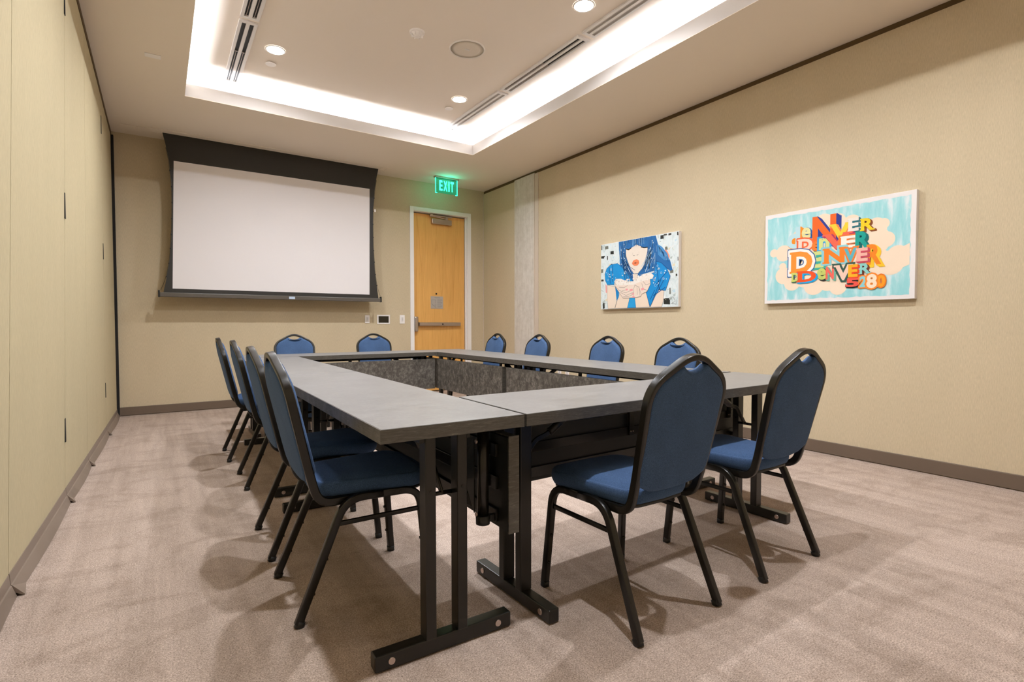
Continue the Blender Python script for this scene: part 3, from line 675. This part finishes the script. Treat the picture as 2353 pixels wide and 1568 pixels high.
W = {'hair': [(28.9,77.3),(82.6,77.2),(85.8,67.7),(93.8,59.8),(101.6,49.4),(105.0,38.9),(101.7,38.5),(89.5,46.5),(84.2,49.8),(80.7,40.3),(71.5,38.9),(58.3,37.1),(51.6,28.1),(38.5,36.4),(31.2,52.1),(29.5,67.3)],
'flow': [(84.9,67.8),(91.1,64.3),(98.1,56.6),(100.7,49.5),(93.9,50.2),(85.9,56.6)],
'face': [(40.3,68.3),(46.3,67.6),(52.2,69.8),(55.6,71.2),(60.0,69.2),(64.7,67.5),(71.8,65.6),(71.4,58.2),(68.7,49.9),(64.0,43.9),(58.3,39.3),(52.5,39.4),(46.5,45.4),(42.4,54.7),(40.3,61.6)],
'chest': [(50.5,39.2),(58.3,38.6),(56.4,30.7),(52.6,28.8),(51.5,33.3)],
'fringe': [(38.2,77.3),(71.2,77.3),(72.7,65.8),(66.6,66.2),(60.0,69.5),(56.6,71.4),(51.2,69.2),(44.3,67.1),(40.3,68.3)],
'lips': [(49.6,51.0),(51.4,53.8),(54.3,54.6),(56.7,54.7),(59.6,53.0),(59.9,50.0),(57.3,48.0),(53.4,48.1),(50.9,49.4)],
'mouth': [(52.9,51.3),(55.8,51.5),(56.1,50.6),(53.8,50.4)],
'shirtL': [(7.0,42.7),(9.8,48.7),(16.3,52.7),(27.0,53.2),(34.3,48.8),(44.5,38.9),(50.6,31.1),(38.5,32.0),(23.9,35.2),(21.8,29.3),(11.0,30.0),(7.6,34.9)],
'shirtR': [(60.2,37.0),(80.7,38.2),(84.2,49.8),(90.4,47.8),(97.4,41.6),(102.2,33.0),(98.4,23.7),(95.9,18.4),(88.0,20.2),(82.7,13.5),(75.6,2.4),(71.8,12.5),(69.9,18.3),(75.3,28.0),(62.2,30.3)],
'shirtM': [(24.0,26.9),(30.3,25.0),(29.4,14.4),(26.2,10.7)],
'shirtB': [(46.7,14.4),(53.7,14.1),(55.7,1.9),(42.8,1.9)],
'armL': [(11.0,29.2),(23.5,27.3),(26.7,11.5),(23.1,2.0),(12.3,1.9),(10.5,15.2)],
'foreL': [(31.4,19.6),(46.7,14.4),(46.8,9.9),(42.8,1.9),(23.6,2.0),(27.3,11.4)],
'foreR': [(53.7,14.1),(69.9,18.3),(71.8,12.5),(75.1,2.1),(55.7,1.9)],
'armR': [(86.2,20.3),(94.2,18.4),(93.4,8.1),(91.3,1.9),(76.0,2.0),(81.0,10.7)],
'hands': [(22.4,33.1),(27.1,35.8),(38.5,32.7),(51.6,29.6),(62.2,31.0),(75.3,33.7),(76.3,26.5),(71.7,19.0),(64.2,16.5),(62.4,13.7),(52.7,13.0),(36.6,13.0),(30.4,19.7),(24.0,26.9)],
'powder': [(22.4,33.1),(25.0,35.6),(32.3,35.4),(42.6,31.7),(51.6,31.1),(58.3,34.9),(66.9,37.9),(77.1,38.1),(80.7,35.4),(78.9,32.0),(69.8,31.2),(58.4,29.1),(52.6,27.3),(38.6,27.5),(25.0,28.3)],
'coralR': [(93.8,60.5),(97.2,60.4),(101.1,53.5),(100.3,49.5),(97.3,55.3)],'coralL': [(7.7,31.0),(10.1,28.5),(10.5,20.3),(8.3,20.8)]}
def put(k, h, outline=None, w_=.35):
    A1.poly(W[k], h); A1.up()
    if outline: A1.path(W[k]+[W[k][0]], w_, outline); A1.up()
put('coralL', 'f2a6a0'); put('coralR', 'f29a80')
put('hair', '2a6cab')
for i in range(150):
    a = random.uniform(29.5, 84); top = 77; 
    if 43 < a < 70: continue
    b = random.uniform(44, 74) if a < 42 else random.uniform(44, 74)
    b = max(b, 46 if a > 76 else 40)
    A1.line((a, min(b+random.uniform(3, 9), 77)), (a+random.uniform(-.6, 1.0), b-random.uniform(0, 3)), random.uniform(.15, .42), random.choice(['1a3f78','5f9fd0','9cc4df','17305c','3f86c2','c9dfec']))
A1.up(); put('flow', '4b8fc8')
for i in range(26):
    q = random.random(); a, b = 86+11*q, 66-12*q
    A1.line((a, b), (a+random.uniform(1, 3), b-random.uniform(3, 7)), random.uniform(.2, .5), random.choice(['16386b','8ebcdc','1d56a0']))
A1.up()
put('armL', 'f0dcc8', '6a5f58', .25); put('armR', 'f2ddc9', '6a5f58', .25); put('foreL', 'f0dac4', '6a5f58', .25); put('foreR', 'f0dac4', '6a5f58', .25)
put('shirtL', '1e93d6', '12407a', .4); put('shirtR', '1c8fd4', '12407a', .4); put('shirtM', '1e86c8'); put('shirtB', '2a9edb', '12407a', .3)
for p, q in (((96,22),(80,14)),((84,48),(88,20)),((98,38),(84,26)),((90,30),(79,9)),((82,20),(76,10)),((14,50),(16,31)),((20,52),(19,33)),((94,30),(86,18))): A1.line(p, q, .9, '135a9c')
A1.up()
put('face', 'f1e2d2', '8d7f78', .25); put('chest', 'ecdccb'); put('fringe', '2b6fb0')
for i in range(60):
    a = random.uniform(40.5, 70); A1.line((a, 77.2), (a+random.uniform(-1, 1), 77-random.uniform(3, 8.5)), random.uniform(.15, .4), random.choice(['1a3f78','6ea8d5','a9cbe2','17305c','3f86c2']))
A1.up()
A1.path([(40.6,68.0),(44.5,66.6),(48.5,68.4)], 1.1, '14161c'); A1.path([(62.5,67.6),(67,66.2),(71.8,66.2)], 1.1, '14161c')
for i in range(44):   # hair locks framing the face
    s_ = i % 2; a0 = random.uniform(30, 40) if s_ else random.uniform(72.5, 83)
    e_ = (a0+random.uniform(5, 14), random.uniform(32, 44)) if s_ else (a0-random.uniform(2, 11), random.uniform(39, 48))
    A1.line((a0, random.uniform(50, 66)), e_, random.uniform(.3, .8), random.choice(['1f5a98','163a72','4d8cc2','b7d2e6','2a6cab']))
A1.up()
put('lips', 'f58a5c', 'd9693f', .25); put('mouth', '2c1512')
A1.line((50.5,50.6),(59.3,51.0),.25,'c0502e')
A1.path([(51.0,60.0),(52.2,59.2),(53.6,59.4)], .35, '6d5d58'); A1.path([(56.3,59.4),(57.6,59.2),(58.8,60.2)], .35, '6d5d58'); A1.path([(50.8,63),(50.2,60.5)], .2, 'b8a69c'); A1.path([(59.6,63),(59.9,60.6)], .2, 'b8a69c')
A1.up()
put('hands', 'f0dccb', '6a5a55', .35)
for P_ in ([(24.5,27),(31,22),(40,19),(51,22)],[(32,20),(41,16),(52,19)],[(36,14.5),(46,15),(52,17)],[(54,27),(60,24),(63,17)],[(57,25),(58,16)],[(60,25),(61.5,15)],[(66,30),(70,26),(75,27)],[(64,28),(66,22),(72,20)],[(30,26),(38,25),(43,27)],[(35,21.5),(42,22.5)],[(54,27),(52,22),(52,14)]): A1.path(P_, .3, '5e504c')
A1.up(); put('powder', 'f5ebe0')
for i in range(70):
    a = random.uniform(23, 80); 
    b = 31+random.uniform(-2.5, 3) if a < 52 else 34+random.uniform(-3.5, 3.2)
    A1.circle(a, b, random.uniform(.4, 1.1), random.choice(['fbf4ec','e8dccf','d6cabf','f7efe6']), 8); A1.up(.02)
A1.up()
for P_ in ([(40.1,23.3),(43.2,23.6),(43.9,21.9),(41.2,21.3)],[(46.2,22.5),(50.6,22.9),(51.0,20.8),(47.2,20.3)],[(63.2,22.7),(67.0,23.2),(67.2,21.0),(63.7,20.3)],[(49.5,17.9),(53.1,18.1),(52.7,16.5),(49.9,16.4)],[(49.9,15.0),(53.8,14.6),(53.9,13.0),(51.7,12.8)]): A1.poly(P_, 'f4a0a4')
for i in range(46):
    if i % 2: a, b = random.uniform(9, 40), random.uniform(34, 49)
    else: a, b = random.uniform(78, 98), random.uniform(24, 46)
    if i % 3: A1.circle(a, b, random.uniform(.35, .8), 'e6f1f6', 10)
    else:
        n = 12; rr = random.uniform(.8, 1.4); A1.path([(a+rr*math.cos(2*math.pi*k/n), b+rr*math.sin(2*math.pi*k/n)) for k in range(n+1)], .25, 'd9eaf2')
for i in range(34):
    a_, b_ = random.uniform(31, 84), random.uniform(50, 75)
    if not 40 < a_ < 73: A1.poly([(a_, b_), (a_+.9, b_), (a_+.9, b_+1.3), (a_, b_+1.3)], 'dbe9f2')
A1.path([(102,9),(106,12),(109,7),(104,5),(110,4),(111,9)], .25, '3c3a36')
fix(A1.done('printed_portrait', None), r1)

# ------------------------------------------------------------------ banquet chair
def make_chair():
    e = empty('banquet_chair', (0, 0, 0), 0, 'x', 'chair', 'blue banquet chairs around the tables')
    S0 = -.245
    def V(x, s, z): return Vector((x, s+S0, z))
    legp = rrect(.025, .028, .005, 2)
    # legs : each side an arch of tube, split at the middle of the rail
    for sg in (-1, 1):
        rear = fillet([V(sg*.212, .004, .012), V(sg*.196, .170, .409), V(sg*.190, .31, .404)], [.075], 8)
        front = fillet([V(sg*.190, .31, .404), V(sg*.196, .452, .404), V(sg*.214, .484, .012)], [.075], 8)
        for pth, tip, nx in ((rear, V(sg*.212, .004, 0), 1), (front, V(sg*.214, .484, 0), -1)):
            bm = bmesh.new(); bm_sweep(bm, pth, legp, (1, 0, 0))
            # stacking bumpers
            base = pth[0] if nx > 0 else pth[-1]; up = pth[1] if nx > 0 else pth[-2]
            for z in (.10, .21):
                q = (z-base.z)/(up.z-base.z); p = base.lerp(up, q); bm_cyl(bm, p, p+Vector((0, nx*.019, 0)), .0055, n=10)
            lg = crisp(finish('leg', bm, M['metal'], e))
            bm = bmesh.new(); d_ = (up-base).normalized()
            bm_sweep(bm, [tip+Vector((0, 0, 0)), tip+d_*.022], rrect(.027, .030, .007, 2), (1, 0, 0)); finish('foot_cap', bm, M['plastic'], lg)
        sweep('stretcher', [V(sg*.200, .136, .325), V(sg*.199, .462, .325)], rrect(.012, .018, .004, 2), (1, 0, 0), M['metal'], e)
    # back frame
    def sl(z): return .068-.228*(z-.444)
    h = []
    for sg in (-1, 1):
        c_ = [V(sg*.172, .235, .400), V(sg*.170, .085, .398), V(sg*.176, sl(.50), .50), V(sg*.2005, sl(.833), .833)]
        h.append(c_)
    top = V(0, sl(.943), .944)
    pts = h[0]+[top]+h[1][::-1]
    pth = fillet(pts, [.075, .06, .072, .085, .072, .06, .075], 9)
    sweep('back_frame', pth, rrect(.021, .030, .005, 3), (1, 0, 0), M['metal'], e)
    # backrest cushion : outline in (x, z along back)
    nrm = Vector((0, 1, .228)).normalized()   # toward the sitter
    def bf(x, z, d): p = V(x, sl(z), z); return p+nrm*d
    rp = [(p.x, p.z) for p in pth if p.x >= -1e-4 and p.z > .56]          # frame centre line, right half
    if rp[0][1] > rp[-1][1]: rp = rp[::-1]
    mir = rp + [(-x, z) for x, z in rp[::-1] if x > 1e-4]
    ins = [tuple(p) for p in inset_outline([(0, .3)] + mir, .0085)][1:]
    side = [p for p in ins if p[0] > .062 and p[1] < .925]
    keep = [side[0]]
    for p in side[1:]:
        if (Vector(p)-Vector(keep[-1])).length > .006: keep.append(p)
    side = keep
    xe, ze = side[0]
    low = [(0, .464), (.070, .466), (.118, .473), (.142, .484), (xe-.014, .500), (xe-.006, .522), (xe-.001, .552)]
    tx, tz = side[-1]
    notch = [(tx-.010, tz+.002), (tx-.024, tz-.008), (tx-.042, tz-.017), (0, tz-.021)]
    right = low + side + notch
    outline = right+[(-x, z) for x, z in right[::-1][1:-1]]
    # refine corners of outline are adequate; CCW
    bm = bmesh.new()
    bm_pad(bm, outline, [(.016, -.019), (.006, -.017), (.0, -.011), (.0, .006), (.003, .016), (.011, .023), (.026, .027)], bf)
    bc = finish('backrest', bm, M['fabric'], e)
    # seat
    so = []
    def arc(cx, cy, r, a0, a1, n=7):
        return [(cx+r*math.cos(R_(a0+(a1-a0)*k/n)), cy+r*math.sin(R_(a0+(a1-a0)*k/n))) for k in range(n+1)]
    so += arc(.205-.085, .500-.085, .085, 0, 90); so += [(0, .506)]; so += arc(-.205+.085, .500-.085, .085, 90, 180)
    so += arc(-.168+.075, .105+.055, .075, 180, 262); so += [(0, .080)]; so += arc(.168-.075, .105+.055, .075, 278, 360)
    bm = bmesh.new()
    bm_pad(bm, so, [(.012, .412), (.003, .416), (-.004, .430), (-.006, .447), (-.003, .460), (.001, .466), (.005, .4665), (.009, .4635), (.014, .4675), (.026, .4735), (.045, .478), (.062, .480)], lambda x, y, d: V(x, y, d))
    finish('seat', bm, M['fabric'], e)
    bm = bmesh.new(); bm_pad(bm, so, [(.016, .399), (.010, .401), (.010, .413)], lambda x, y, d: V(x, y, d))
    finish('seat_board', bm, M['black'], e)
    for s_ in (.20, .42): sweep('crossbar', [V(-.190, s_, .392), V(.190, s_, .392)], rrect(.018, .022, .004, 2), (0, 1, 0), M['metal'], e)
    return e
chair = make_chair()
def chair_at(rx, ry, rz, label, first=[True]):
    """rx, ry = midpoint between rear feet, rz faces local +y"""
    off = Matrix.Rotation(rz, 3, 'Z') @ Vector((0, .245, 0))
    c_ = chair if first[0] else copy_tree(chair); first[0] = False
    return place(c_, (rx+off.x, ry+off.y, 0), rz, label)
chair_at(1.472, 1.150, R_(1.2), 'blue banquet chair seen from behind, largest, in the foreground right of the table corner')
chair_at(2.203, 1.160, R_(.8), 'blue banquet chair seen from behind at the right end of the near table')
chair_at(.376, 2.080, R_(-91), 'nearest blue banquet chair of the left row, its seat tucked under the table corner')
chair_at(.388, 2.680, R_(-91), 'second nearest blue banquet chair of the left row')
chair_at(.435, 3.835, R_(-91), 'third nearest blue banquet chair of the left row, behind the second')
chair_at(.418, 4.660, R_(-91), 'farthest blue banquet chair of the left row, toward the screen wall')
chair_at(3.225, 2.590, R_(89), 'blue banquet chair facing the viewer, right row, partly hidden by the big foreground chair')
chair_at(3.225, 3.345, R_(89), 'blue banquet chair facing the viewer, right row, below the portrait canvas')
chair_at(3.225, 4.350, R_(89), 'blue banquet chair facing the viewer, right row, in front of the concrete column edge')
chair_at(3.225, 5.160, R_(89), 'farthest blue banquet chair of the right row, near the door frame')
chair_at(1.198, 5.935, R_(180), 'blue banquet chair at the far table, left one, under the screen')
chair_at(2.065, 5.935, R_(180), 'blue banquet chair at the far table, right one, below the switch plates')

# ------------------------------------------------------------------ folding training tables
def make_table(L, D, i0, i1, label, loc, rz, lam='laminate', skew=None):
    e = empty('folding_table', loc, rz, label, 'table', 'grey training tables set in a rectangle')
    a, b = L/2, D/2
    tt = box('tabletop', (-a+.0025, a-.0025, -b+.0025, b-.0025, .703, .74), M[lam], e, bevel=.0012)
    bm = bmesh.new(); z0, z1 = .699, .7388
    for q in ((-a, a, -b, -b+.0025), (-a, a, b-.0025, b), (-a, -a+.0025, -b+.0025, b-.0025), (a-.0025, a, -b+.0025, b-.0025)): bm_box(bm, *q, z0, z1)
    eb = finish('edge_band', bm, M['edge'], tt)
    if skew:
        for o_ in (tt, eb):
            for v in o_.data.vertices:
                if v.co.x < -a+.01: v.co.x += skew[0]+(skew[1]-skew[0])*(v.co.y+b)/D
    box('underside', (-a+.01, a-.01, -b+.01, b-.01, .6985, .7025), M['black'], tt)
    # underside rails
    for y in (-b+.16, b-.17): box('rail', (-a+i0-.02, a-i1+.02, y-.012, y+.012, .668, .6985), M['metal'], e)
    for s, ins in ((-1, i0), (1, i1)):
        x = s*(a-ins)
        ft = box('foot', (x-.022, x+.022, -b+.004, b-.004, .004, .052), M['table_metal'], e, bevel=.004)
        for y in (-b+.055, b-.055):
            for k in (-1, 1): bm = bmesh.new(); bm_cyl(bm, (x+k*.0215, y, .028), (x+k*.0255, y, .028), .0115, .010, 18); finish('rivet', bm, M['steel'], ft)
        for y in (-b+.04, b-.04): 
            bm = bmesh.new(); bm_cyl(bm, (x, y, 0), (x, y, .006), .014, n=14); finish('glide', bm, M['plastic'], ft)
        for y in (-b+.183, -b+.292):
            po = box('post', (x-.025, x+.025, y-.0175, y+.0175, .050, .690), M['table_metal'], e, bevel=.003)
            for k in (-1, 1): bm = bmesh.new(); bm_cyl(bm, (x+k*.0275, y, .515), (x+k*.024, y, .515), .0048, .004, 12); finish('screw', bm, M['metal'], po)
        box('post_bracket', (x-.045, x+.045, -b+.12, -b+.36, .6885, .6985), M['metal'], e)
        # folding brace : bent strap from under the top to the post
        xi = x-s*.30
        pth = fillet([Vector((xi, -b+.24, .685)), Vector((xi+s*.14, -b+.24, .60)), Vector((xi+s*.20, -b+.24, .585)), Vector((x-s*.02, -b+.24, .49))], [.03, .02], 5)
        sweep('folding_brace', pth, rrect(.010, .020, .003, 2), (0, 1, 0), M['metal'], e)
        bm = bmesh.new(); bm_cyl(bm, (xi+s*.02, -b+.24, .676), (xi+s*.13, -b+.24, .607), .016, n=18); finish('brace_sleeve', bm, M['plastic'], e)
        bm = bmesh.new(); bm_cyl(bm, (x-s*.022, -b+.20, .49), (x-s*.022, -b+.275, .49), .007, n=12); finish('brace_pin', bm, M['metal'], e)
    # modesty panel
    px0, px1 = -a+.028, a-.028; py = b-.045
    mp = box('modesty_panel', (px0, px1, py+.010, py+.040, .345, .665), M['panel_laminate'], e, bevel=.001)
    for q in ((px0-.001, px0+.004), (px1-.004, px1+.001)): box('panel_end_band', (q[0], q[1], py+.002, py+.0415, .3435, .6665), M['edge'], mp)
    box('panel_backing', (px0+.004, px1-.004, py, py+.010, .35, .66), M['black'], mp)
    for z in (.39, .50, .61): box('stiffener', (px0+.06, px1-.06, py-.012, py, z-.022, z+.022), M['metal'], mp, bevel=.002)
    for x in (px0+.12, -.02, px1-.12):
        hg = box('hinge_strap', (x-.016, x+.016, py-.020, py-.012, .48, .70), M['metal'], e)
        for z in (.50, .69): 
            for k in (-.008, .008): bm = bmesh.new(); bm_cyl(bm, (x+k, py-.020, z), (x+k, py-.024, z), .004, n=10); finish('rivet', bm, M['steel'], hg)
    # storage bumper tube by each end
    for s in (-1, 1):
        x = s*(a-.105)
        bm = bmesh.new(); bm_cyl(bm, (x, py-.052, .385), (x, py-.052, .6985), .0195, n=22); tb = finish('pivot_tube', bm, M['metal'], e)
        bm = bmesh.new(); bm_cyl(bm, (x, py-.052, .366), (x, py-.052, .396), .0235, .0245, 22); bm_box(bm, x-.008, x+.008, py-.052, py, .370, .392); finish('tube_cap', bm, M['plastic'], tb)
        bm = bmesh.new()
        vs = [(x-s*.02, .66), (x-s*.02, .40), (x-s*.075, .48), (x-s*.075, .58)]
        A_ = [bm.verts.new((p[0], py-.075, p[1])) for p in vs]; B_ = [bm.verts.new((p[0], py-.072, p[1])) for p in vs]
        bm.faces.new(A_); bm.faces.new(B_[::-1])
        for i in range(4): bm.faces.new((A_[i], A_[(i+1)%4], B_[(i+1)%4], B_[i]))
        finish('latch_plate', bm, M['table_metal'], tb)
        for z in (.645, .402): bm = bmesh.new(); bm_cyl(bm, (x, py-.079, z), (x, py-.075, z), .007, n=12); finish('bolt', bm, M['steel'], tb)
    return e
# local +x of the left tables points toward the viewer (-Y), local +y toward the inside
make_table(1.860, .480, .20, .100, 'grey training table nearest the viewer, forming the front left corner', (.764, 2.328, 0), R_(-91.3), 'laminate_cross')
make_table(1.880, .480, .15, .110, 'grey training table of the left side, the farther one, beyond the joint line', (.807, 4.203, 0), R_(-91.3), 'laminate_cross')
make_table(1.940, .487, .100, .27, 'grey training table of the near side, behind the two big foreground chairs', (1.976, 1.659, 0), R_(1.4), skew=(-.021, .002))
ic = lambda y, D: (2.43+.022*(y-1.95)+D/2, y-.022*D/2, 0)
make_table(1.850, .51, .12, .12, 'grey training table of the right side, the nearer one, along the wall with the art', ic(2.885, .51), R_(88.74), 'laminate_cross')
make_table(1.865, .51, .12, .12, 'grey training table of the right side, the far one, reaching toward the door', ic(4.748, .51), R_(88.74), 'laminate_cross')
make_table(1.890, .500, .12, .12, 'grey training table across the far side, below the projection screen', (1.553, 5.425, 0), R_(180))
